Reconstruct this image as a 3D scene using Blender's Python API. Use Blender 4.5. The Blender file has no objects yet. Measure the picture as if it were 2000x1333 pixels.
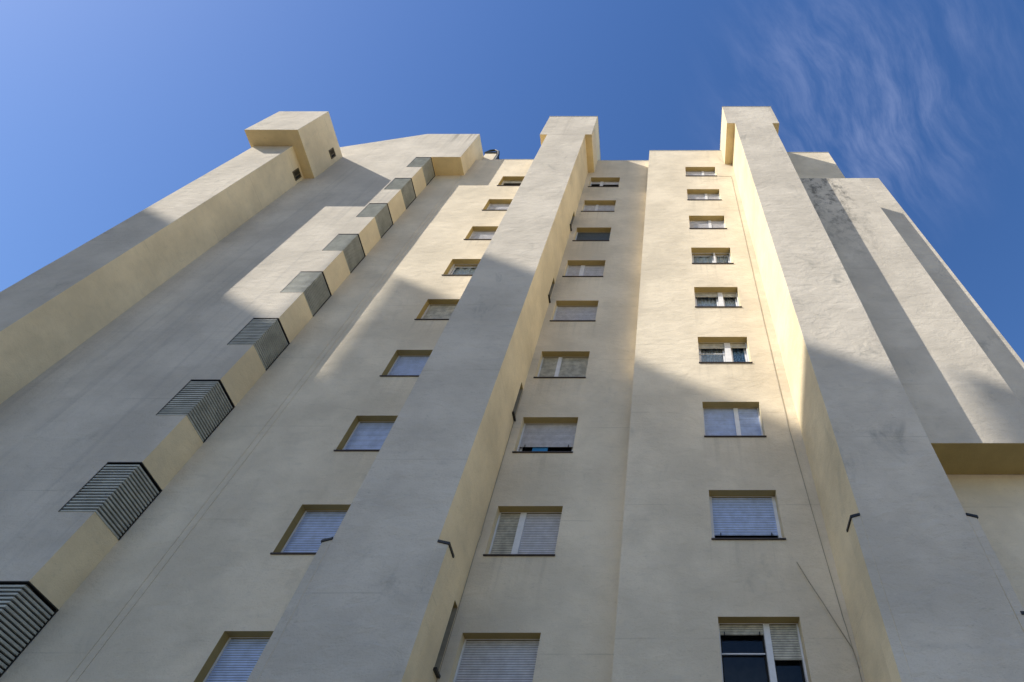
import bpy, math, random
from mathutils import Vector
random.seed(7)
S = bpy.context.scene
COL = S.collection
EYE = 1.6                      # eye height; all heights "h" below are above the eye

# ------------------------------------------------------------------ camera
cam = bpy.data.cameras.new("camera")
co = bpy.data.objects.new("camera", cam)
COL.objects.link(co)
co.location = (0, 0, EYE)
co.rotation_euler = (math.radians(90 + 54.652), 0, 0)
cam.sensor_fit = 'HORIZONTAL'
cam.sensor_width = 36
cam.lens = 36 * 1189.2 / 2000
cam.shift_x = -(1302 - 1000) / 2000
cam.clip_start = 0.1
cam.clip_end = 5000
S.camera = co

# ------------------------------------------------------------------ light
SA, SB = 1.65, 1.48            # per metre of depth the light travels SA to the right and SB down
sun_dir = Vector((-SA, -1, SB)).normalized()       # towards the sun
elev = math.asin(sun_dir.z)
S.view_settings.view_transform = 'Standard'
S.view_settings.look = 'None'
S.view_settings.gamma = 1
S.view_settings.exposure = 0.50
S.view_settings.use_curve_mapping = False
sl = bpy.data.lights.new("sun", 'SUN')
sl.energy = 4.0
sl.angle = math.radians(0.45)
sl.color = (1.0, 0.93, 0.80)
so = bpy.data.objects.new("sun", sl)
COL.objects.link(so)
so.location = (-40, -30, 60)
so.rotation_euler = sun_dir.to_track_quat('Z', 'Y').to_euler()

W = bpy.data.worlds.new("World")
S.world = W
W.use_nodes = True
nt = W.node_tree
N, L = nt.nodes, nt.links
for n in list(N): N.remove(n)
def node(t, **k):
    n = N.new(t)
    for a, b in k.items(): setattr(n, a, b)
    return n
def mth(op, a, b=None, clamp=False):
    n = N.new('ShaderNodeMath'); n.operation = op; n.use_clamp = clamp
    for i, v in enumerate((a, b)):
        if v is None: continue
        if isinstance(v, (int, float)): n.inputs[i].default_value = v
        else: L.new(v, n.inputs[i])
    return n.outputs[0]
sky = node('ShaderNodeTexSky', sky_type='NISHITA', sun_disc=False)
sky.sun_elevation = elev
sky.sun_rotation = math.atan2(sun_dir.x, sun_dir.y)
sky.altitude = 200
sky.air_density = 1.35
sky.dust_density = 0.8
sky.ozone_density = 2.0
hs = node('ShaderNodeHueSaturation')
hs.inputs['Saturation'].default_value = 1.30
hs.inputs['Hue'].default_value = 0.513
hs.inputs['Value'].default_value = 1.0
L.new(sky.outputs[0], hs.inputs['Color'])
tc = node('ShaderNodeTexCoord')
sep = node('ShaderNodeSeparateXYZ'); L.new(tc.outputs['Generated'], sep.inputs[0])
zc = mth('MAXIMUM', sep.outputs[2], 0.08)
px_ = mth('DIVIDE', sep.outputs[0], zc)
py_ = mth('DIVIDE', sep.outputs[1], zc)
cmb = node('ShaderNodeCombineXYZ'); L.new(px_, cmb.inputs[0]); L.new(py_, cmb.inputs[1])
# thin cirrus: streaks drawn out along one wind direction on a high flat layer
wn = node('ShaderNodeTexNoise'); wn.inputs['Scale'].default_value = 2.6; wn.inputs['Detail'].default_value = 3
L.new(cmb.outputs[0], wn.inputs['Vector'])
wv = node('ShaderNodeVectorMath', operation='SUBTRACT'); L.new(wn.outputs['Color'], wv.inputs[0]); wv.inputs[1].default_value = (.5, .5, .5)
ws = node('ShaderNodeVectorMath', operation='SCALE'); L.new(wv.outputs[0], ws.inputs[0]); ws.inputs['Scale'].default_value = 0.13
wa = node('ShaderNodeVectorMath', operation='ADD'); L.new(cmb.outputs[0], wa.inputs[0]); L.new(ws.outputs[0], wa.inputs[1])
mp = node('ShaderNodeMapping', vector_type='TEXTURE'); mp.inputs['Rotation'].default_value = (0, 0, math.radians(50)); mp.inputs['Scale'].default_value = (1.0, 0.24, 1)
L.new(wa.outputs[0], mp.inputs['Vector'])
cn = node('ShaderNodeTexNoise'); cn.inputs['Scale'].default_value = 5.5; cn.inputs['Detail'].default_value = 9; cn.inputs['Roughness'].default_value = 0.66
L.new(mp.outputs[0], cn.inputs['Vector'])
big = node('ShaderNodeTexNoise'); big.inputs['Scale'].default_value = 1.9; big.inputs['Detail'].default_value = 3
bm_ = node('ShaderNodeMapping'); bm_.inputs['Location'].default_value = (1.75, 0.6, 0.4)
L.new(cmb.outputs[0], bm_.inputs['Vector']); L.new(bm_.outputs[0], big.inputs['Vector'])
# the veil hangs towards the right-hand side of the sky
dx = mth('SUBTRACT', px_, 0.33); dy = mth('SUBTRACT', py_, 0.245)
rad = mth('SQRT', mth('ADD', mth('MULTIPLY', dx, dx), mth('MULTIPLY', dy, dy)))
mr = node('ShaderNodeMapRange', interpolation_type='SMOOTHSTEP'); L.new(rad, mr.inputs[0])
mr.inputs[1].default_value = 0.34; mr.inputs[2].default_value = 0.05; mr.inputs[3].default_value = 0; mr.inputs[4].default_value = 1
cr = node('ShaderNodeMapRange', interpolation_type='SMOOTHSTEP'); L.new(cn.outputs[0], cr.inputs[0])
cr.inputs[1].default_value = 0.34; cr.inputs[2].default_value = 0.84
bg2 = node('ShaderNodeMapRange'); L.new(big.outputs[0], bg2.inputs[0]); bg2.inputs[1].default_value = 0.3; bg2.inputs[2].default_value = 0.65
fac = mth('MULTIPLY', mth('MULTIPLY', cr.outputs[0], mr.outputs[0]), mth('ADD', mth('MULTIPLY', bg2.outputs[0], 0.21), 0.07), True)
mix = node('ShaderNodeMix', data_type='RGBA')
L.new(fac, mix.inputs['Factor']); L.new(hs.outputs[0], mix.inputs['A']); mix.inputs['B'].default_value = (5.2, 5.6, 7.6, 1)
bg = node('ShaderNodeBackground'); bg.inputs['Strength'].default_value = 0.116
L.new(mix.outputs['Result'], bg.inputs['Color'])
wo = node('ShaderNodeOutputWorld'); L.new(bg.outputs[0], wo.inputs[0])

# ------------------------------------------------------------------ materials
def new_mat(name):
    m = bpy.data.materials.new(name); m.use_nodes = True
    t = m.node_tree
    return m, t, t.nodes['Principled BSDF']
class G:
    """tiny node-graph helper"""
    def __init__(s, t): s.t = t
    def n(s, ty, ins=None, **k):
        o = s.t.nodes.new(ty)
        for a, b in k.items(): setattr(o, a, b)
        for a, b in (ins or {}).items():
            if hasattr(b, 'is_output'): s.t.links.new(b, o.inputs[a])
            else: o.inputs[a].default_value = b
        return o
    def m(s, op, a, b=0.0, clamp=False): return s.n('ShaderNodeMath', {0: a, 1: b}, operation=op, use_clamp=clamp).outputs[0]
    def rng(s, v, a, b, c=0.0, d=1.0): return s.n('ShaderNodeMapRange', {0: v, 1: a, 2: b, 3: c, 4: d}, interpolation_type='SMOOTHSTEP').outputs[0]
    def noise(s, vec, sc, det=4, ro=.55, dist=0.0): return s.n('ShaderNodeTexNoise', {'Vector': vec, 'Scale': sc, 'Detail': det, 'Roughness': ro, 'Distortion': dist}).outputs[0]
    def map(s, vec, sc=(1, 1, 1), loc=(0, 0, 0)): return s.n('ShaderNodeMapping', {'Vector': vec, 'Scale': sc, 'Location': loc}).outputs[0]
    def mixc(s, f, a, b, bt='MIX'): return s.n('ShaderNodeMix', {'Factor': f, 'A': a, 'B': b}, data_type='RGBA', blend_type=bt).outputs['Result']

def plaster(name, base, grime, mould=0.0, smear=0.0, ripple=1.0, mould_box=None, runs=None, sills=None):
    m, t, p = new_mat(name)
    g = G(t)
    pos = g.n('ShaderNodeNewGeometry').outputs['Position']
    # broad tonal blotches
    big = g.noise(pos, 0.55, 4, .6)
    c = g.mixc(g.rng(big, .32, .70), (*[v * .86 for v in base], 1), (*[min(1, v * 1.08) for v in base], 1))
    # float marks: short horizontal strokes
    st = g.noise(g.map(pos, (1.0, 1.0, 3.2)), 1.5, 7, .68)
    c = g.mixc(g.m('MULTIPLY', g.rng(st, .50, .82), .25 + grime * .3), c, (base[0] * .66, base[1] * .68, base[2] * .72, 1))
    # fine speckle
    sp = g.noise(pos, 34, 3, .7)
    c = g.mixc(g.m('MULTIPLY', g.rng(sp, .50, .78), .26), c, (base[0] * .6, base[1] * .6, base[2] * .6, 1))
    # small trowel scars and pits, wider than they are tall
    sc_ = g.noise(g.map(pos, (1, 1, 2.4), (2, 7, 1)), 6.5, 6, .74, .3)
    c = g.mixc(g.m('MULTIPLY', g.rng(sc_, .585, .70), .16 + grime * .22), c, (base[0] * .48, base[1] * .50, base[2] * .52, 1))
    c = g.mixc(g.m('MULTIPLY', g.rng(sc_, .40, .30), .30), c, (min(1, base[0] * 1.18), min(1, base[1] * 1.18), min(1, base[2] * 1.18), 1))
    # grey grime patches
    gr = g.m('MULTIPLY', g.rng(g.noise(g.map(pos, (1, 1, .6), (3, 1, 7)), 1.1, 7, .68, .6), .56, .74), g.rng(g.noise(g.map(pos, (1, 1, 1), (9, 4, 2)), .35, 2), .42, .62))
    c = g.mixc(g.m('MULTIPLY', gr, grime), c, (base[0] * .50, base[1] * .53, base[2] * .56, 1))
    if smear:   # long run-off smears down the wall
        sm = g.noise(g.map(pos, (5, 5, .16)), 1.0, 5, .6)
        c = g.mixc(g.m('MULTIPLY', g.rng(sm, .5, .78), smear), c, (base[0] * .55, base[1] * .58, base[2] * .64, 1))
    sx = g.n('ShaderNodeSeparateXYZ', {0: pos}).outputs
    if sills:   # rain runs washing down from the window sills
        z0, cols = sills
        u = g.m('FRACT', g.m('DIVIDE', g.m('SUBTRACT', z0, sx[2]), 2.85))
        fall = g.m('MULTIPLY', g.rng(u, .46, .02), g.rng(sx[2], z0 + .1, z0))
        band = 0.0
        for xa, xb in cols:
            band = g.m('ADD', band, g.m('MULTIPLY', g.rng(sx[0], xa - .12, xa), g.rng(sx[0], xb + .12, xb)))
        dr = g.rng(g.noise(g.map(pos, (7.5, 7.5, .22)), 1.0, 4, .6), .47, .70)
        c = g.mixc(g.m('MULTIPLY', g.m('MULTIPLY', g.m('MULTIPLY', band, fall), dr), .24), c, (base[0] * .50, base[1] * .51, base[2] * .52, 1))
    # darker weather line near the very top of the walls
    tp = g.m('MULTIPLY', g.rng(sx[2], 28.5, 33.5), g.rng(g.noise(g.map(pos, (2.6, 2.6, .12), (1, 1, 0)), 1.0, 4, .6), .50, .72))
    c = g.mixc(g.m('MULTIPLY', tp, grime * .5), c, (base[0] * .5, base[1] * .5, base[2] * .5, 1))
    if mould:   # dark mould spots
        a = g.rng(g.noise(g.map(pos, (1, 1, .62), (5, 0, 1)), 2.6, 10, .78, .25), .455, .63)
        if mould_box:
            xa, xb, za, zb = mould_box
            bx = g.m('MULTIPLY', g.rng(sx[0], xa - .3, xa + .3), g.rng(sx[0], xb + .3, xb - .3))
            a = g.m('MULTIPLY', a, g.m('MULTIPLY', bx, g.rng(sx[2], za, zb)))
        c = g.mixc(g.m('MULTIPLY', a, mould, True), c, (.075, .078, .075, 1))
    fz = g.m('FRACT', g.m('DIVIDE', g.m('ADD', sx[2], g.m('MULTIPLY', g.noise(pos, .7, 2), .03)), 2.85))
    jn = g.m('MULTIPLY', g.rng(g.m('ABSOLUTE', g.m('SUBTRACT', fz, .5)), .0065, .002), g.rng(g.noise(pos, .9, 2), .42, .6))
    c = g.mixc(g.m('MULTIPLY', jn, .30), c, (base[0] * .5, base[1] * .5, base[2] * .5, 1))   # faint day joints
    if runs:    # short drips under a coping
        z0, z1, am = runs
        d = g.noise(g.map(pos, (4.2, 4.2, .05)), 1.0, 2, .5)
        a = g.m('MULTIPLY', g.rng(d, .60, .68), g.rng(sx[2], z0, z1))
        c = g.mixc(g.m('MULTIPLY', a, am), c, (base[0] * .42, base[1] * .42, base[2] * .42, 1))
    t.links.new(c, p.inputs['Base Color'])
    p.inputs['Roughness'].default_value = .92
    p.inputs['Specular IOR Level'].default_value = .15
    h1 = g.noise(g.map(pos, (1, 1, 1.7)), 1.9, 5, .6, .4)
    h2 = g.noise(g.map(pos, (2, 2, 3)), 13, 4, .6)
    hh = g.m('ADD', g.m('MULTIPLY', h1, ripple), g.m('MULTIPLY', h2, .20))
    b = g.n('ShaderNodeBump', {'Height': hh, 'Strength': .62, 'Distance': .055})
    t.links.new(b.outputs[0], p.inputs['Normal'])
    return m
BOUNCE_WARM = (.72, .635, .505)  # same paint as the pale walls, warmed and lightened for bounced sunlight
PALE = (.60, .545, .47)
M = {}
M['cream'] = plaster('cream plaster', BOUNCE_WARM, .45, sills=(28.70 + 1.6 - 1.265, ((-7.93, -6.5), (-3.675, -2.262), (.897, 2.325))))
M['cream_side'] = plaster('cream side plaster', (.88, .755, .525), .30, ripple=.6)  # side faces: warm bounce light painted in as a lighter tone
M['ochre'] = plaster('ochre soffit plaster', (.45, .35, .155), .25, ripple=.5)  # yellow-brown soffit paint, darkened to carry the shade of recesses
M['ochre_head'] = plaster('ochre yellow soffit plaster', (.84, .675, .38), .15, ripple=.5)  # lighter copy of that soffit paint, bounce from sunlit walls put in
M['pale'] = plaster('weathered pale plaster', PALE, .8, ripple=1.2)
M['pale_left'] = plaster('pale wall plaster with run-off', (.615, .56, .485), .35, smear=.35, runs=(31.9, 33.9, .55))
M['pale_mould'] = plaster('mouldy pale plaster', PALE, .7, mould=.85, mould_box=(5.1, 7.2, 16.5, 26.5))
def simple(name, colr, rough=.5, metal=0.0, spec=.5, var=.12, sc=6):
    m, t, p = new_mat(name); g = G(t)
    pos = g.n('ShaderNodeNewGeometry').outputs['Position']
    nz = g.noise(pos, sc, 5, .6)
    c = g.mixc(g.rng(nz, .3, .7), (*[v * (1 - var) for v in colr], 1), (*[min(1, v * (1 + var)) for v in colr], 1))
    t.links.new(c, p.inputs['Base Color'])
    p.inputs['Roughness'].default_value = rough; p.inputs['Metallic'].default_value = metal
    p.inputs['Specular IOR Level'].default_value = spec
    return m
M['shutter'] = simple('pale grey shutter plastic', (.60, .60, .65), .38)
M['shutter_blue'] = simple('glossy cool grey shutter', (.48, .59, .86), .30, spec=.7)  # grey-white plastic with its blue sky reflection painted into the colour
M['shutter_dark'] = simple('slate blue shutter', (.075, .10, .13), .4)
M['shutter_dirty'] = simple('stained cream shutter', (.52, .50, .43), .5, var=.25)
M['frame'] = simple('white window frame', (.74, .74, .76), .4, var=.06)
M['sill'] = simple('dark brown sill', (.045, .033, .030), .6)
M['groove'] = simple('shutter groove', (.17, .17, .18), .7)
M['flash'] = simple('black flashing', (.014, .014, .014), .5)
M['slat'] = simple('grey green painted aluminium', (.44, .455, .42), .38, spec=.5, var=.16, sc=3)
M['dark'] = simple('dark interior', (.012, .013, .014), .9)
M['room'] = simple('dim room wall', (.10, .10, .10), .9)
M['curtain'] = simple('grey curtain cloth', (.82, .81, .80), .9, var=.2, sc=12)
M['curtain_blue'] = simple('blue patterned curtain cloth', (.28, .42, .62), .9, var=.8, sc=22)
M['bluecloth'] = simple('bright blue cloth', (.03, .22, .50), .8)
M['cable'] = simple('grey cable', (.34, .30, .23), .8)
M['vent'] = simple('brown vent metal', (.12, .095, .05), .6)
M['roof'] = simple('grey roof felt', (.18, .18, .18), .9)
M['coping'] = simple('light metal coping', (.62, .62, .60), .45)
M['pipe'] = simple('dark green pipe', (.018, .024, .018), .4)
def glass(name):
    m = bpy.data.materials.new(name); m.use_nodes = True
    t = m.node_tree
    for n in list(t.nodes): t.nodes.remove(n)
    g = G(t)
    fr = g.n('ShaderNodeFresnel', {'IOR': 1.42}).outputs[0]
    tr = g.n('ShaderNodeBsdfTransparent', {'Color': (.80, .84, .85, 1)}).outputs[0]
    gl = g.n('ShaderNodeBsdfGlossy', {'Roughness': .03, 'Color': (.9, .95, 1, 1)}).outputs[0]
    mx = g.n('ShaderNodeMixShader', {0: fr, 1: tr, 2: gl})
    o = g.n('ShaderNodeOutputMaterial', {0: mx.outputs[0]})
    return m
M['glass'] = glass('window glass')

# ------------------------------------------------------------------ mesh helpers
ORI = {}
class MB:
    def __init__(s): s.v = []; s.f = []; s.mi = []; s.mats = []
    def mat(s, k):
        if k not in s.mats: s.mats.append(k)
        return s.mats.index(k)
    def poly(s, pts, k):
        b = len(s.v); s.v += [tuple(p) for p in pts]; s.f.append(tuple(range(b, b + len(pts)))); s.mi.append(s.mat(k))
    def box(s, x0, x1, y0, y1, z0, z1, k, front=None, skip='', under=None):
        x0, x1 = sorted((x0, x1)); y0, y1 = sorted((y0, y1)); z0, z1 = sorted((z0, z1))
        P = lambda a, b, c: ((x0, x1)[a], (y0, y1)[b], (z0, z1)[c])
        F = {'f': (P(0,0,0), P(1,0,0), P(1,0,1), P(0,0,1)), 'b': (P(1,1,0), P(0,1,0), P(0,1,1), P(1,1,1)),
             'l': (P(0,1,0), P(0,0,0), P(0,0,1), P(0,1,1)), 'r': (P(1,0,0), P(1,1,0), P(1,1,1), P(1,0,1)),
             'u': (P(0,1,0), P(1,1,0), P(1,0,0), P(0,0,0)), 't': (P(0,0,1), P(1,0,1), P(1,1,1), P(0,1,1))}
        for q, pts in F.items():
            if q in skip: continue
            s.poly(pts, front if (front and q == 'f') else under if (under and q == 'u') else k)
    def wall(s, x0, x1, z0, z1, Y, holes, k):
        """a wall face in the plane y=Y with rectangular openings left out"""
        xs = sorted({x0, x1, *[min(max(a, x0), x1) for h in holes for a in h[:2]]})
        zs = sorted({z0, z1, *[min(max(a, z0), z1) for h in holes for a in h[2:]]})
        for i in range(len(xs) - 1):
            for j in range(len(zs) - 1):
                cx, cz = (xs[i] + xs[i+1]) / 2, (zs[j] + zs[j+1]) / 2
                if any(h[0] < cx < h[1] and h[2] < cz < h[3] for h in holes): continue
                s.poly(((xs[i], Y, zs[j]), (xs[i+1], Y, zs[j]), (xs[i+1], Y, zs[j+1]), (xs[i], Y, zs[j+1])), k)
    def reveal(s, h, Y, d, k, side):
        x0, x1, z0, z1 = h; Z = Y + d
        s.poly(((x0, Y, z1), (x0, Y, z0), (x0, Z, z0), (x0, Z, z1)), side)
        s.poly(((x1, Y, z0), (x1, Y, z1), (x1, Z, z1), (x1, Z, z0)), side)
        s.poly(((x0, Y, z1), (x0, Z, z1), (x1, Z, z1), (x1, Y, z1)), k)
        s.poly(((x0, Y, z0), (x1, Y, z0), (x1, Z, z0), (x0, Z, z0)), k)
    def ring(s, x0, x1, z0, z1, t, y0, y1, k):
        """a closed rectangular frame, bars t wide, as one connected piece"""
        o = [(x0, z0), (x1, z0), (x1, z1), (x0, z1)]; n = [(x0+t, z0+t), (x1-t, z0+t), (x1-t, z1-t), (x0+t, z1-t)]
        for i in range(4):
            j = (i + 1) % 4
            s.poly(((o[i][0], y0, o[i][1]), (o[j][0], y0, o[j][1]), (n[j][0], y0, n[j][1]), (n[i][0], y0, n[i][1])), k)
            s.poly(((n[i][0], y0, n[i][1]), (n[j][0], y0, n[j][1]), (n[j][0], y1, n[j][1]), (n[i][0], y1, n[i][1])), k)
            s.poly(((o[j][0], y0, o[j][1]), (o[i][0], y0, o[i][1]), (o[i][0], y1, o[i][1]), (o[j][0], y1, o[j][1])), k)
    def weather(s, step=.4, amp=.011):
        """cut tall faces into courses and let their corners wander a little, as hand-rendered edges do"""
        from mathutils import noise
        v, f, mi = [], [], []
        for fc, m_ in zip(s.f, s.mi):
            P = [s.v[i] for i in fc]
            zs = sorted({round(p[2], 6) for p in P})
            if len(P) == 4 and len(zs) == 2 and zs[1] - zs[0] > step * 1.5:
                lo = [p for p in P if abs(p[2] - zs[0]) < 1e-5]
                if len(lo) == 2:
                    # keep the winding: order of the two columns as they come
                    k0 = P.index(lo[0]); a = P[k0]; b_ = next(p for p in (P[(k0 + 1) % 4], P[(k0 - 1) % 4]) if abs(p[2] - zs[0]) < 1e-5)
                    if P[(k0 + 1) % 4] != b_: a, b_ = b_, a
                    cuts = [zs[0]] + [q * step for q in range(int(zs[0] / step) + 1, int(zs[1] / step) + 1) if zs[0] + .05 < q * step < zs[1] - .05] + [zs[1]]
                    for z0, z1 in zip(cuts, cuts[1:]):
                        i = len(v); v += [(a[0], a[1], z0), (b_[0], b_[1], z0), (b_[0], b_[1], z1), (a[0], a[1], z1)]; f.append((i, i+1, i+2, i+3)); mi.append(m_)
                    continue
            i = len(v); v += P; f.append(tuple(range(i, i + len(P)))); mi.append(m_)
        out = []
        for x, y, z in v:
            q = Vector((x * 1.3, y * 1.3, z * 1.1))
            out.append((x + noise.noise(q) * amp, y + noise.noise(q + Vector((9, 3, 5))) * amp * .6, z))
        s.v, s.f, s.mi = out, f, mi
    def build(s, name, parent=None, label=None, weld=True, stuff=False):
        xs = [p[0] for p in s.v]; ys = [p[1] for p in s.v]; zs = [p[2] for p in s.v]
        o3 = Vector(((min(xs) + max(xs)) / 2, min(ys), min(zs)))
        me = bpy.data.meshes.new(name)
        if weld:
            key = {}; vv = []; idx = []
            for p in s.v:
                q = (round(p[0], 5), round(p[1], 5), round(p[2], 5))
                if q not in key: key[q] = len(vv); vv.append(p)
                idx.append(key[q])
            fs = [tuple(idx[i] for i in f) for f in s.f]
        else: vv, fs = s.v, s.f
        me.from_pydata([Vector(p) - o3 for p in vv], [], fs)
        for k in s.mats: me.materials.append(M[k] if isinstance(k, str) else k)
        me.polygons.foreach_set('material_index', s.mi)
        me.update()
        o = bpy.data.objects.new(name, me); COL.objects.link(o)
        ORI[o.name] = o3
        if parent: o.parent = parent; o.location = o3 - ORI[parent.name]
        else: o.location = o3
        if label: o['label'] = label
        if stuff: o['kind'] = 'stuff'
        return o
def bevel(o, w=.012):
    b = o.modifiers.new('bevel', 'BEVEL'); b.width = w; b.segments = 2; b.limit_method = 'ANGLE'; b.angle_limit = math.radians(40)
    return o
def thing(name, loc, label, cat, group=None):
    o = bpy.data.objects.new(name, None); COL.objects.link(o); o.location = loc; ORI[o.name] = Vector(loc)
    o['label'] = label; o['category'] = cat
    if group: o['group'] = group
    return o
def tube(mb, pts, r, k, n=6):
    pts = [Vector(p) for p in pts]; rings = []
    for i, p in enumerate(pts):
        d = (pts[min(i+1, len(pts)-1)] - pts[max(i-1, 0)]).normalized()
        a = d.cross(Vector((0, 1, 0)));
        if a.length < .1: a = d.cross(Vector((1, 0, 0)))
        a.normalize(); b = d.cross(a)
        rings.append([p + (a * math.cos(t) + b * math.sin(t)) * r for t in [2 * math.pi * j / n for j in range(n)]])
    for i in range(len(rings) - 1):
        for j in range(n):
            mb.poly((rings[i][j], rings[i][(j+1) % n], rings[i+1][(j+1) % n], rings[i+1][j]), k)
    mb.poly(rings[0][::-1], k); mb.poly(rings[-1], k)

# ------------------------------------------------------------------ ground
gm, gt, gp = new_mat('concrete paving')
g = G(gt); gpos = g.n('ShaderNodeNewGeometry').outputs['Position']
gc = g.mixc(g.rng(g.noise(gpos, .4, 6), .3, .7), (.24, .20, .145, 1), (.33, .275, .20, 1))
gt.links.new(gc, gp.inputs['Base Color']); gp.inputs['Roughness'].default_value = .9
M['paving'] = gm
b = MB(); b.poly(((-1500, -1500, 0), (1500, -1500, 0), (1500, 1500, 0), (-1500, 1500, 0)), 'paving')
gr = b.build('ground'); gr['kind'] = 'structure'

# ------------------------------------------------------------------ the apartment block
YA, YB, YD, YE = 10.565, 10.620, 10.100, 10.180      # window walls, left to right
YW, XS = 9.661, -11.24                                 # big left wall and its right-hand corner
TOP = 31.08 + EYE
Z = lambda h: h + EYE
bld = thing('apartment_building', (0, 10, 0), 'tall cream plastered apartment block with full height fins and rows of shuttered windows', 'building')
FL = 2.85
def zl(i): return Z(28.70 - FL * i)                    # lintel height of window row i (0 = top)
WH = 1.235
COLS = {'A': (-7.93, -6.50, YA), 'B': (-3.675, -2.262, YB), 'D': (.897, 2.325, YD)}
def hole(c, i): x0, x1, Y = COLS[c]; return (x0, x1, zl(i) - WH - .03, zl(i))
RD = .215                                              # reveal depth to the shutter
# --- window walls
def window_wall(c, x0, x1, side=None):
    Y = COLS[c][2]; mb = MB()
    hs_ = [hole(c, i) for i in range(11)]
    mb.wall(x0, x1, 0, TOP, Y, hs_, 'cream')
    for h in hs_: mb.reveal(h, Y, .36, 'ochre', 'ochre' if c == 'A' else 'cream_side')  # column A cheeks get the shade-darkened tone too
    # parapet thickness
    mb.poly(((x0, Y, TOP), (x1, Y, TOP), (x1, Y + .3, TOP), (x0, Y + .3, TOP)), 'cream')
    mb.poly(((x1, Y + .3, TOP - 1.2), (x0, Y + .3, TOP - 1.2), (x0, Y + .3, TOP), (x1, Y + .3, TOP)), 'cream')
    if side: mb.poly(((x0, side, 0), (x0, Y, 0), (x0, Y, TOP), (x0, side, TOP)), 'cream_side')
    return mb.build('wall', bld)
window_wall('A', XS, -5.70)
window_wall('B', -3.887, -.879)
window_wall('D', -.879, 3.187, YB)
# --- core and roof behind the walls, so no light leaks in
mb = MB(); mb.box(-17.0, 9.7, 11.9, 24, 0, TOP - .6, 'roof'); mb.build('core', bld)
mb = MB(); mb.box(-11.2, 8.2, 10.93, 24, TOP - .55, TOP - .35, 'roof'); mb.build('roof', bld)

# --- big left wall with its corner openings
LT = [28.76, 26.01, 23.19, 20.36, 17.54, 14.76, 11.93, 9.13, 6.30, 3.47]    # tops of the corner louvres
LH, LX0 = 1.31, -11.955
zs_ = [(Z(t - LH), Z(t)) for t in LT]
mb = MB()
mb.wall(-17.3, XS, 0, Z(28.83), YW, [(LX0, XS, a, c) for a, c in zs_], 'pale_left')
zz = [0]
for a, c in reversed(zs_): zz += [a, c]
zz.append(Z(28.83))
for i in range(0, len(zz) - 1, 2):
    mb.poly(((XS, YW, zz[i]), (XS, YA, zz[i]), (XS, YA, zz[i+1]), (XS, YW, zz[i+1])), 'cream_side')
mb.poly(((-17.3, 12, 0), (-17.3, YW, 0), (-17.3, YW, Z(28.83)), (-17.3, 12, Z(28.83))), 'cream_side')
mb.build('wall', bld, 'broad flat left wall with louvred openings at its right corner')
# upper part with the sloping roofline and the box that juts out to the right
prof = [(-17.3, 28.83), (-9.85, 28.83), (-9.85, 32.49), (-12.6, 32.49), (-16.25, 30.29), (-17.3, 29.66)]
mb = MB()
fr = [(x, YW, Z(h)) for x, h in prof]; bk = [(x, 12.4, Z(h)) for x, h in prof]
mb.poly(fr, 'pale_left'); mb.poly(bk[::-1], 'cream_side')
for i in range(len(prof)):
    j = (i + 1) % len(prof)
    mb.poly((fr[j], fr[i], bk[i], bk[j]), 'ochre_head' if i == 0 else 'cream_side')
bevel(mb.build('roof_parapet', bld, 'sloping roof parapet with a box jutting out to the right'))
# joint strip where the two left walls meet
for xj in (-10.09, -9.93):
    mb = MB(); mb.box(xj, xj + .03, YA - .012, YA + .01, 0, Z(28.8), 'cream')
    mb.build('joint_strip', bld)

# --- fins (full height piers) with their wider heads
def fin(x0, x1, y0, y1, h1, cx0, cx1, cy0, ch, label, slits=None):
    mb = MB()
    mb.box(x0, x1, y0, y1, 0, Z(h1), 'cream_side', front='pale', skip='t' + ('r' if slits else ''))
    if slits:
        ys = [y0, 10.345, 10.60, y1]; zs = [0]
        for ht, hb in reversed(slits): zs += [Z(hb), Z(ht)]
        zs.append(Z(h1))
        for i in range(3):
            for j in range(len(zs) - 1):
                if i == 1 and j % 2 == 1: continue
                mb.poly(((x1, ys[i], zs[j]), (x1, ys[i+1], zs[j]), (x1, ys[i+1], zs[j+1]), (x1, ys[i], zs[j+1])), 'cream_side')
    else: mb.weather(amp=.006)
    p = bevel(mb.build('pier', bld, label))
    mb = MB()
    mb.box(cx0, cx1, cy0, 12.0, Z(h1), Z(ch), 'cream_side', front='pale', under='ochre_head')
    bevel(mb.build('pier_head', p))
    return p
finL = fin(-17.59, -15.94, 8.238, YW + .3, 25.99, -17.75, -15.49, 7.555, 28.85, 'leftmost pier with a deep projecting head')
SLITS = ((24.04, 22.68), (18.39, 17.18), (12.69, 11.48), (6.37, 5.14))
finB = fin(-5.70, -3.887, 8.76, YB + .3, 29.38, -6.05, -3.575, 8.76, 32.42, 'middle pier, its lower front stained grey', SLITS)
finC = fin(3.187, 4.947, 8.15, YE + .3, 29.08, 2.816, 5.268, 8.15, 31.95, 'right pier with sunlit left side')
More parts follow.
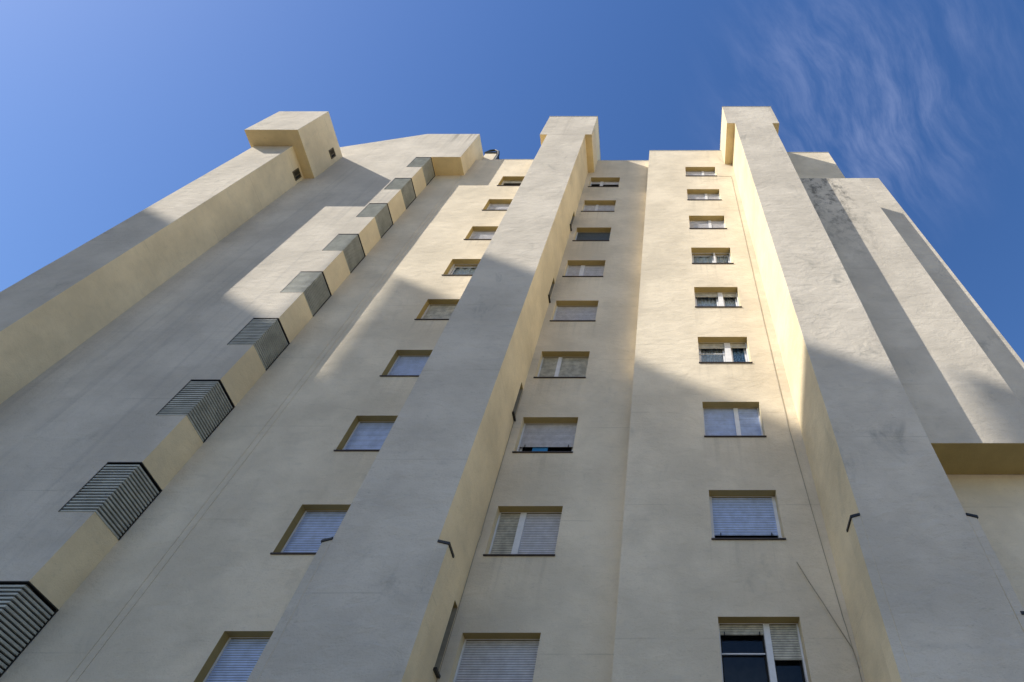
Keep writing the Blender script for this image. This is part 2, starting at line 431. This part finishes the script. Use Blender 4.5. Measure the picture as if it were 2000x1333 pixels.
# pads that widen the piers near the ground, with black flashing on top
def pad(par, x0, x1, y0, zt):
    mb = MB(); d = .36
    s_ = 1 if x1 > x0 else -1
    # top slopes down and outwards
    xi, xo = x0, x1
    A = [(xi, y0, 0), (xo, y0, 0), (xo, y0, zt - .05), (xi, y0, zt)]
    B_ = [(x, y + d, z) for x, y, z in A]
    if s_ < 0: A, B_ = [A[1], A[0], A[3], A[2]], [B_[1], B_[0], B_[3], B_[2]]
    mb.poly(A, 'pale'); mb.poly(B_[::-1], 'cream_side')
    for i in range(4):
        j = (i + 1) % 4
        mb.poly((A[j], A[i], B_[i], B_[j]), 'cream_side')
    mb.build('pier_pad', par)
    mb = MB()
    e = .02 * s_
    mb.poly(((xi, y0 - .02, zt + .004), (xo + e, y0 - .02, zt - .05), (xo + e, y0 - .02, zt - .005), (xi, y0 - .02, zt + .045)), 'flash')
    mb.poly(((xo + e, y0 - .02, zt - .05), (xo + e, y0 + d + .01, zt - .05), (xo + e, y0 + d + .01, zt - .005), (xo + e, y0 - .02, zt - .005)), 'flash')
    mb.poly(((xi, y0 - .02, zt + .045), (xo + e, y0 - .02, zt - .005), (xo + e, y0 + d + .01, zt - .005), (xi, y0 + d + .01, zt + .045)), 'flash')
    mb.poly(((xi, y0 - .02, zt + .004), (xo + e, y0 - .02, zt - .05), (xo + e, y0 + d + .01, zt - .05), (xi, y0 + d + .01, zt + .004)), 'flash')
    mb.build('flashing', par)
pad(finB, -3.887, -3.69, 8.763, Z(6.45)); pad(finB, -5.70, -5.845, 8.763, Z(6.50))
pad(finC, 3.187, 3.04, 8.153, Z(6.52)); pad(finC, 4.947, 5.095, 8.153, Z(6.52))
mb = MB(); mb.box(5.03, 5.13, 8.14, 8.42, Z(4.79), Z(4.84), 'flash'); mb.build('flashing', finC)

# --- slit windows in the side of the middle pier (cut as proud-lipped recesses just in front of the corner)
for ht, hb in SLITS:
    x = -3.887; y0, y1 = 10.345, 10.60; d = x - .30; z0, z1 = Z(hb), Z(ht)
    mb = MB()
    mb.poly(((x, y1, z0), (x, y1, z1), (d, y1, z1), (d, y1, z0)), 'cable')
    mb.poly(((x, y0, z0), (d, y0, z0), (d, y0, z1), (x, y0, z1)), 'cream_side')
    mb.poly(((x, y0, z1), (d, y0, z1), (d, y1, z1), (x, y1, z1)), 'ochre')
    mb.poly(((x, y0, z0), (x, y1, z0), (d, y1, z0), (d, y0, z0)), 'cream_side')
    w = mb.build('slit_window', finB)
    mb = MB(); mb.poly(((d + .004, y0, z0), (d + .004, y1, z0), (d + .004, y1, z1), (d + .004, y0, z1)), 'shutter_dark'); mb.build('blind', w)
    mb = MB(); mb.box(x - .02, x + .055, y0 - .03, y1 + .012, z0 - .045, z0 - .002, 'flash'); mb.build('sill', w)

# --- right-hand volumes
mb = MB()
mb.wall(3.187, 8.30, 0, Z(31.05), YE, [], 'cream')
mb.wall(8.30, 9.83, 0, Z(27.42), YE, [], 'pale')
mb.poly(((8.30, YE, Z(27.42)), (8.30, 20, Z(27.42)), (8.30, 20, Z(31.05)), (8.30, YE, Z(31.05))), 'cream_side')
mb.poly(((9.83, YE, 0), (9.83, 20, 0), (9.83, 20, Z(27.42)), (9.83, YE, Z(27.42))), 'cream_side')
mb.poly(((8.30, YE, Z(27.42)), (9.83, YE, Z(27.42)), (9.83, 20, Z(27.42)), (8.30, 20, Z(27.42))), 'roof')
mb.build('wall', bld, 'right hand wall stepping down at its top')
mb = MB()
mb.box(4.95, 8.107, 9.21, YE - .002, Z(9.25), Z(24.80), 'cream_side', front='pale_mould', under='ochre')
bevel(mb.build('projecting_bay', bld, 'windowless bay hanging out from the right wall, mould stained at its top'))
# thin metal copings
for x0, x1, Y, z in ((-9.0, -6.05, YA, TOP), (-3.56, -.90, YB, TOP), (-.879, 2.81, YD, TOP), (5.27, 8.30, YE, Z(31.05))):
    mb = MB(); mb.box(x0, x1, Y - .02, Y + .34, z + .003, z + .035, 'coping'); mb.build('coping', bld)
for p, x0, x1, Y, z in ((finB, -6.07, -3.555, 8.74, Z(32.42)), (finC, 2.80, 5.285, 8.13, Z(31.95))):
    mb = MB(); mb.box(x0, x1, Y, Y + 3.2, z + .003, z + .03, 'coping'); mb.build('coping', p)

# --- corner louvres
def louvre(t):
    z0, z1 = Z(t - LH), Z(t)
    mb = MB()
    # dark lining set back behind the slats
    lin = [(LX0, YW + .09), (XS - .30, YW + .09), (XS - .09, YW + .30), (XS - .09, YA)]
    for (a, c), (a2, c2) in zip(lin, lin[1:]):
        mb.poly(((a, c, z0), (a2, c2, z0), (a2, c2, z1), (a, c, z1)), 'dark')
    # sill and head of the opening, and its left cheek
    for zc_, k in ((z0, 'cream'), (z1, 'cream')):
        mb.poly(((LX0, YW, zc_), (XS, YW, zc_), (XS, YA, zc_), (XS - .09, YA, zc_), (XS - .09, YW + .30, zc_), (XS - .30, YW + .09, zc_), (LX0, YW + .09, zc_)), k)
    mb.poly(((LX0, YW, z0), (LX0, YW + .09, z0), (LX0, YW + .09, z1), (LX0, YW, z1)), 'cream')
    lo = mb.build('corner_louvre', bld)
    mb = MB()
    e = .016
    P_ = [(LX0, YW - e), (XS + e, YW - e), (XS + e, YA - .003), (XS - .05, YA - .003), (XS - .05, YW + .05), (LX0, YW + .05)]
    mb.poly([(a, c, z1 - .001) for a, c in P_], 'flash'); mb.poly([(a, c, z1 - .022) for a, c in P_][::-1], 'flash')
    for q in range(6):
        (a, c), (a2, c2) = P_[q], P_[(q + 1) % 6]
        mb.poly(((a, c, z1 - .022), (a2, c2, z1 - .022), (a2, c2, z1 - .001), (a, c, z1 - .001)), 'flash')
    mb.build('frame', lo)
    mb = MB(); mb.box(LX0, LX0 + .022, YW - .012, YW + .05, z0, z1 - .023, 'flash'); mb.build('jamb', lo)
    mb = MB(); mb.box(XS - .05, XS + .012, YA - .035, YA - .003, z0, z1 - .023, 'flash'); mb.build('jamb', lo)
    return lo, z0, z1
NS = 17
smesh = None
for t in LT:
    lo, z0, z1 = louvre(t)
    pitch = (z1 - .04 - z0) / NS
    for k in range(NS):
        zb = z0 + k * pitch
        if smesh is None:
            mb = MB(); hh = pitch * 1.05
            # folded blade: lower lip hangs out, upper edge tucks in; cross-section walked round the corner
            sec = [(-.030, .000), (.010, .000), (.014, hh * .10), (.005, hh * .20), (.005, hh * .56), (-.006, hh * .60), (-.030, hh * .60)]
            rows = []
            for o_, z_ in sec:
                rows.append([(LX0 + .023, YW - o_, z_), (XS + o_, YW - o_, z_), (XS + o_, YA - .036, z_)])
            n_ = len(rows)
            for i in range(n_):
                a, c = rows[i], rows[(i + 1) % n_]
                for j in range(2): mb.poly((a[j], a[j+1], c[j+1], c[j]), 'slat')
            so_ = mb.build('slat', lo)
            smesh = so_.data; base = ORI[so_.name].copy()
            so_.location = Vector((base.x, base.y, zb)) - ORI[lo.name]
        else:
            o = bpy.data.objects.new('slat', smesh); COL.objects.link(o); o.parent = lo
            o.location = Vector((base.x, base.y, zb)) - ORI[lo.name]

# --- windows
def shutter(par, x0, x1, zt, zb, Y, k, worn=False):
    mb = MB(); p = .043; z = zt - .004
    zb += .004
    while z > zb + .012:
        z2 = max(z - p, zb)
        a = z - .006
        j = random.uniform(-.0015, .0015)
        # groove then rounded slat
        mb.poly(((x0, Y + .008, a), (x1, Y + .008, a), (x1, Y + .008, z), (x0, Y + .008, z)), 'groove' if not worn or random.random() < .8 else 'dark')
        prof = [(a, .007), (a - (a - z2) * .2, -.001 + j), (a - (a - z2) * .75, -.003 + j), (z2, .003)]
        for i in range(3):
            (za, ya), (zb_, yb) = prof[i], prof[i+1]
            mb.poly(((x0, Y + yb, zb_), (x1, Y + yb, zb_), (x1, Y + ya, za), (x0, Y + ya, za)), k)
        z = z2
    o = mb.build('roller_shutter', par, weld=False)
    return o
def stops(par, x0, x1, z, Y, hgt=.05):
    for fx in (.1, .9):
        x = x0 + (x1 - x0) * fx
        mb = MB(); mb.box(x - .008, x + .008, Y - .035, Y - .004, z, z + hgt, 'flash'); mb.build('stop', par)
def curtain(par, x0, x1, z0, z1, Y, k, amp=.025, nf=7):
    mb = MB(); n = 40
    P = []
    for i in range(n + 1):
        t = i / n; ph = random.uniform(-.3, .3)
        P.append((x0 + (x1 - x0) * t, Y + amp * math.sin(t * nf * 2 * math.pi + ph) + random.uniform(-.004, .004)))
    for i in range(n):
        mb.poly(((*P[i], z0), (*P[i+1], z0), (*P[i+1], z1), (*P[i], z1)), k)
    return mb.build('curtain', par)
def window(c, i, mull, panels, label=None, mw=.11, guide=.035):
    """panels: list of dicts s=fraction of the height the shutter covers, k=shutter material, g=glass?, cur=curtain material"""
    x0, x1, zb, zt = hole(c, i); Y = COLS[c][2]
    zs = zb + .03
    F = Y + RD
    mb = MB()
    mb.poly(((x0 + .003, F - .01, zs), (x0 + guide, F - .01, zs), (x0 + guide, F - .01, zt - .02), (x0 + .003, F - .01, zt - .003)), 'frame')
    mb.poly(((x1 - guide, F - .01, zs), (x1 - .003, F - .01, zs), (x1 - .003, F - .01, zt - .003), (x1 - guide, F - .01, zt - .02)), 'frame')
    mb.poly(((x0 + .003, F - .01, zt - .003), (x0 + guide, F - .01, zt - .02), (x1 - guide, F - .01, zt - .02), (x1 - .003, F - .01, zt - .003)), 'frame')
    mb.poly(((x0 + guide, F - .01, zs), (x0 + guide, F + .07, zs), (x0 + guide, F + .07, zt - .02), (x0 + guide, F - .01, zt - .02)), 'frame')
    mb.poly(((x1 - guide, F + .07, zs), (x1 - guide, F - .01, zs), (x1 - guide, F - .01, zt - .02), (x1 - guide, F + .07, zt - .02)), 'frame')
    edges = [x0 + guide]
    if mull:
        xm = x0 + (x1 - x0) * mull
        edges += [xm - mw / 2, xm + mw / 2]
    edges.append(x1 - guide)
    w = mb.build('window', bld, label)
    if mull:
        mb = MB(); mb.box(xm - mw / 2, xm + mw / 2, F - .02, F + .07, zs + .001, zt - .022, 'frame'); mb.build('mullion', w)
    mb = MB()
    P_ = [(x0 - .018, Y - .035), (x1 + .018, Y - .035), (x1 + .018, Y - .002), (x1 - .002, Y - .002), (x1 - .002, F + .08), (x0 + .002, F + .08), (x0 + .002, Y - .002), (x0 - .018, Y - .002)]
    mb.poly([(a, c, zs - .001) for a, c in P_], 'sill'); mb.poly([(a, c, zb + .002) for a, c in P_][::-1], 'sill')
    for q in range(8):
        (a, c), (a2, c2) = P_[q], P_[(q + 1) % 8]
        mb.poly(((a, c, zb + .002), (a2, c2, zb + .002), (a2, c2, zs - .001), (a, c, zs - .001)), 'sill')
    mb.build('sill', w)
    anyopen = any(p.get('s', 1) < .97 for p in panels)
    if anyopen:
        mb = MB(); mb.box(x0 - .25, x1 + .25, Y + .37, Y + 1.25, zb - .4, zt + .2, 'room', skip='f'); mb.build('interior', w)
    else:
        mb = MB(); mb.box(x0 + .003, x1 - .003, F + .075, F + .10, zs, zt - .003, 'dark'); mb.build('backing', w)
    for q, p in enumerate(panels):
        a, d = edges[2 * q], edges[2 * q + 1]
        sfrac = p.get('s', 1)
        H = zt - zs
        zc_ = zt - H * sfrac if sfrac < .97 else zs + .002
        if sfrac > .02:
            so_ = shutter(w, a, d, zt - .012, zc_, F + .012, p.get('k', 'shutter'), p.get('worn', False))
            if p.get('stops'): stops(so_, a, d, zc_, F + .012)
        if sfrac < .97:
            G0 = F + .09
            fw = p.get('fw', .055)
            mb = MB()
            mb.ring(a, d, zs, zt - .01, fw, G0, G0 + .045, p.get('fk', 'frame'))
            sa = mb.build('sash', w)
            if p.get('bar'):
                zb2 = zs + H * p['bar']; mb = MB(); mb.box(a + .01, d - .01, G0 - .03, G0 - .012, zb2, zb2 + .022, 'frame'); mb.build('glazing_bar', w)
            mb = MB(); mb.poly(((a + fw, G0 + .02, zs + fw), (d - fw, G0 + .02, zs + fw), (d - fw, G0 + .02, zt - .01 - fw), (a + fw, G0 + .02, zt - .01 - fw)), 'glass'); mb.build('pane', w)
            if p.get('cur'): curtain(w, a, d, zs - .02, zt - H * p.get('ct', 0) , F + .16, p['cur'], nf=p.get('nf', 7))
        if p.get('cloth'):
            f0, f1, kk = p['cloth']
            mb = MB(); mb.box(a + (d - a) * f0, a + (d - a) * f1, F + .05, F + .075, zs + .15, zs + .44, kk); mb.build('cloth', w)
    return w
C2 = [dict(k='shutter'), dict(k='shutter')]
sp = 'shutter'; sb = 'shutter_blue'; sd = 'shutter_dirty'
# left column, behind the middle pier
window('A', 0, .70, [dict(s=.26, k=sd, fk='vent'), dict(s=.26, k=sd, fk='vent')], 'window with its shutter half raised')
window('A', 1, .70, C2); window('A', 2, .70, C2)
window('A', 3, .70, [dict(s=.04, k=sp, cur='curtain', nf=3), dict(s=.04, k=sp)], 'window with no shutter down and a dim curtain behind the glass')
window('A', 4, .70, [dict(k=sd), dict(k=sd)])
for i in (5, 6, 7, 8, 9, 10): window('A', i, .70 if i != 8 else .78, [dict(k=sb, stops=(i == 7)), dict(k=sb)])
# centre column
window('B', 0, .38, [dict(s=.24, k=sp, fk='dark'), dict(s=.30, k=sp, fk='dark')], 'window open above a half raised shutter', mw=.14)
window('B', 1, .40, C2); window('B', 2, None, [dict(k='shutter_dark')], 'window with a dark slate blue shutter')
window('B', 3, .40, C2, mw=.15); window('B', 4, None, [dict(k=sp)]); window('B', 5, .38, [dict(k=sd), dict(k=sd)])
window('B', 6, None, [dict(s=.68, k=sp, stops=1, fk='frame', cloth=(.24, .52, 'bluecloth'))], 'window with a blue cloth showing under its shutter')
window('B', 7, .38, [dict(k=sd, worn=True), dict(k=sp)], 'window with a stained frame between two shutters', mw=.13)
window('B', 8, None, [dict(k=sp, stops=0)]); window('B', 9, .38, C2); window('B', 10, .38, C2)
# right column
window('D', 0, .59, C2); window('D', 1, .59, C2); window('D', 2, .59, C2)
window('D', 3, .59, [dict(s=.05, k=sp, cur='curtain', nf=3), dict(s=.05, k=sp, cur='curtain')], 'window with clear glass and grey curtains', mw=.06)
window('D', 4, .60, [dict(s=.22, k=sd, cur='curtain', nf=6), dict(s=.22, k=sd, cur='curtain')], 'window with its shutter rolled up above striped curtains', mw=.15)
window('D', 5, .60, [dict(s=.22, k=sd, cur='curtain', nf=9, bar=.62), dict(s=.20, k=sd, cur='curtain_blue', nf=3)], 'window with one grey and one blue curtain', mw=.17)
window('D', 6, .59, [dict(k=sb), dict(k=sb)])
window('D', 7, None, [dict(s=.80, k=sb, stops=1, fk='dark')], 'window with one wide shutter not quite down', guide=.07)
window('D', 8, .60, [dict(s=.17, k=sd, stops=1, bar=.58, fk='dark', fw=.03), dict(s=.52, k=sd, fk='dark', fw=.03)], 'window with dark glass under unevenly raised shutters', mw=.11)
window('D', 9, .59, C2); window('D', 10, .59, C2)

# --- vent grilles at the head of the leftmost pier
def grille(par, x, y0, y1, h0, h1):
    z0, z1 = Z(h0), Z(h1)
    mb = MB()
    mb.poly(((x + .006, y0, z0), (x + .006, y1, z0), (x + .006, y1, z1), (x + .006, y0, z1)), 'dark')
    v = mb.build('vent_grille', par)
    o = [(y0, z0), (y1, z0), (y1, z1), (y0, z1)]; t = .045; n = [(y0 + t, z0 + t), (y1 - t, z0 + t), (y1 - t, z1 - t), (y0 + t, z1 - t)]
    mb = MB()
    for i in range(4):
        j = (i + 1) % 4
        mb.poly([(x + .03, *q) for q in (o[i], o[j], n[j], n[i])], 'vent')
        mb.poly([(x + .03, *n[i]), (x + .03, *n[j]), (x + .008, *n[j]), (x + .008, *n[i])], 'vent')
        mb.poly([(x + .03, *o[j]), (x + .03, *o[i]), (x + .001, *o[i]), (x + .001, *o[j])], 'vent')
    mb.build('frame', v)
    ym = y0 + (y1 - y0) * .55
    mb = MB(); mb.box(x + .008, x + .028, ym, ym + .035, z0 + t + .001, z1 - t - .001, 'vent'); mb.build('bar', v)
    for k in range(1, 7):
        zz_ = z0 + (z1 - z0) * k / 7
        mb = MB(); mb.box(x + .008, x + .02, y0 + t + .001, ym - .001, zz_ - .008, zz_ + .008, 'vent'); mb.build('slat', v)
grille(finL, -15.94, 9.12, 9.52, 25.36 - .05, 25.80)
grille(finL, -15.49, 9.02, 9.42, 27.80, 28.24)

# --- roof vent beside the parapet box
mb = MB(); mb.box(-9.9, -9.28, 10.9, 11.5, TOP - .5, Z(33.1), 'cream', skip='u'); ch = mb.build('roof_chimney', bld)
mb = MB()
tube(mb, [(-9.95, 10.9, Z(33.15)), (-9.7, 10.85, Z(33.42)), (-9.45, 10.85, Z(33.48)), (-9.22, 10.85, Z(33.25)), (-9.10, 10.85, Z(32.7)), (-9.05, 10.85, Z(32.0)), (-9.03, 10.85, Z(31.2))], .06, 'pipe', 8)
mb.build('vent_pipe', ch)
mb = MB(); mb.box(-9.96, -9.22, 10.84, 11.56, Z(33.1), Z(33.2), 'pipe'); mb.build('cap', ch)

# ------------------------------------------------------------------ cables
def cable(pts, r, label, grp=None):
    mb = MB(); tube(mb, pts, r, 'cable', 6)
    o = mb.build('cable', None, label); o['category'] = 'cable'
    return o
yy = YD - .012
def wob(p, n=5, a=.012):
    out = []
    for i in range(len(p) - 1):
        for k in range(n):
            t = k / n; out.append(tuple(p[i][j] + (p[i+1][j] - p[i][j]) * t + (random.uniform(-a, a) if j == 0 else 0) for j in range(3)))
    return out + [p[-1]]
cable(wob([(2.40, yy, Z(27.42)), (2.99, yy, Z(27.40)), (3.0, yy, Z(26.9)), (2.945, yy, Z(20)), (2.915, yy, Z(15)), (2.92, yy, Z(10.6)), (2.98, yy, Z(8.4)), (3.08, yy, Z(5.9)), (3.13, yy, Z(5.1)), (3.14, yy, Z(3.5)), (3.14, yy, 0)], 4, .004), .0065,
      'thin long cable running down the wall beside the sunlit right pier')
cable([(2.461, yy - .02, Z(6.974)), (2.60, yy - .05, Z(6.55)), (2.76, yy - .06, Z(6.15)), (2.95, yy - .04, Z(5.68)), (3.11, yy - .01, Z(5.32)), (3.135, yy - .01, Z(5.0))], .009,
      'short loose wire slanting across the wall above the dark lowest window')
yb = YB - .03
cable(wob([(-3.865, yb, Z(12.6)), (-3.865, yb, Z(10)), (-3.86, yb, Z(8.2)), (-3.84, yb - .02, Z(7.95)), (-3.865, yb, Z(7.8)), (-3.865, yb, Z(4)), (-3.865, yb, 0)], 4, .005), .006,
      'dark cable in the corner between the middle pier and the centre windows')

# ------------------------------------------------------------------ the neighbouring block that casts the stepped shade
nb = thing('neighbouring_building', (-53, -25, 0), 'stepped pale apartment block across the street with flat roofs', 'building')
H = 58.7 + EYE
def shade_block(sx, sy, length, label=None):
    e = Vector((1, -1.675, 0)).normalized(); n_ = Vector((-1.675, -1, 0)).normalized()
    p0 = Vector((sx, sy, 0)); p1 = p0 + e * length; w = 11
    mb = MB()
    Q = [p0, p1, p1 + n_ * w, p0 + n_ * w]
    up = Vector((0, 0, H))
    for i in range(4):
        a, c = Q[i], Q[(i + 1) % 4]
        mb.poly((c, a, a + up, c + up), 'pale')
    mb.poly([q + up for q in Q][::-1], 'roof')
    bo = mb.build('wall', nb)
    ex = -n_
    for fl in range(20):
        zf = 1.2 + fl * 3.0
        if zf > H - 2.5: break
        for k in range(int(length // 2.8)):
            c = p0 + e * (1.0 + 2.8 * k) + ex * .01
            mb = MB()
            a, d = c, c + e * 1.4
            A = [a + Vector((0, 0, zf)), d + Vector((0, 0, zf)), d + Vector((0, 0, zf + 1.3)), a + Vector((0, 0, zf + 1.3))]
            B_ = [q + ex * .05 for q in A]
            mb.poly(B_, 'shutter')
            for i in range(4): mb.poly((A[i], A[(i+1) % 4], B_[(i+1) % 4], B_[i]), 'frame')
            mb.build('window', bo)
Y0 = YA
def start(Xp, hp):       # a roof corner whose shade falls at (Xp, hp) on the plane y=YA
    D = (58.7 - hp) / SB
    return Xp - SA * D, Y0 - D
e_len = lambda: None
s1 = start(-9.6, 18.95)
shade_block(*s1, 10.0)
x2, y2 = start(9.3, 9.8)
shade_block(x2, y2, 9.0)
x0_, y0_ = start(-9.6, 13.2)
e = Vector((1, -1.675)).normalized()
shade_block(x0_ - e.x * 12, y0_ - e.y * 12, 12.0)
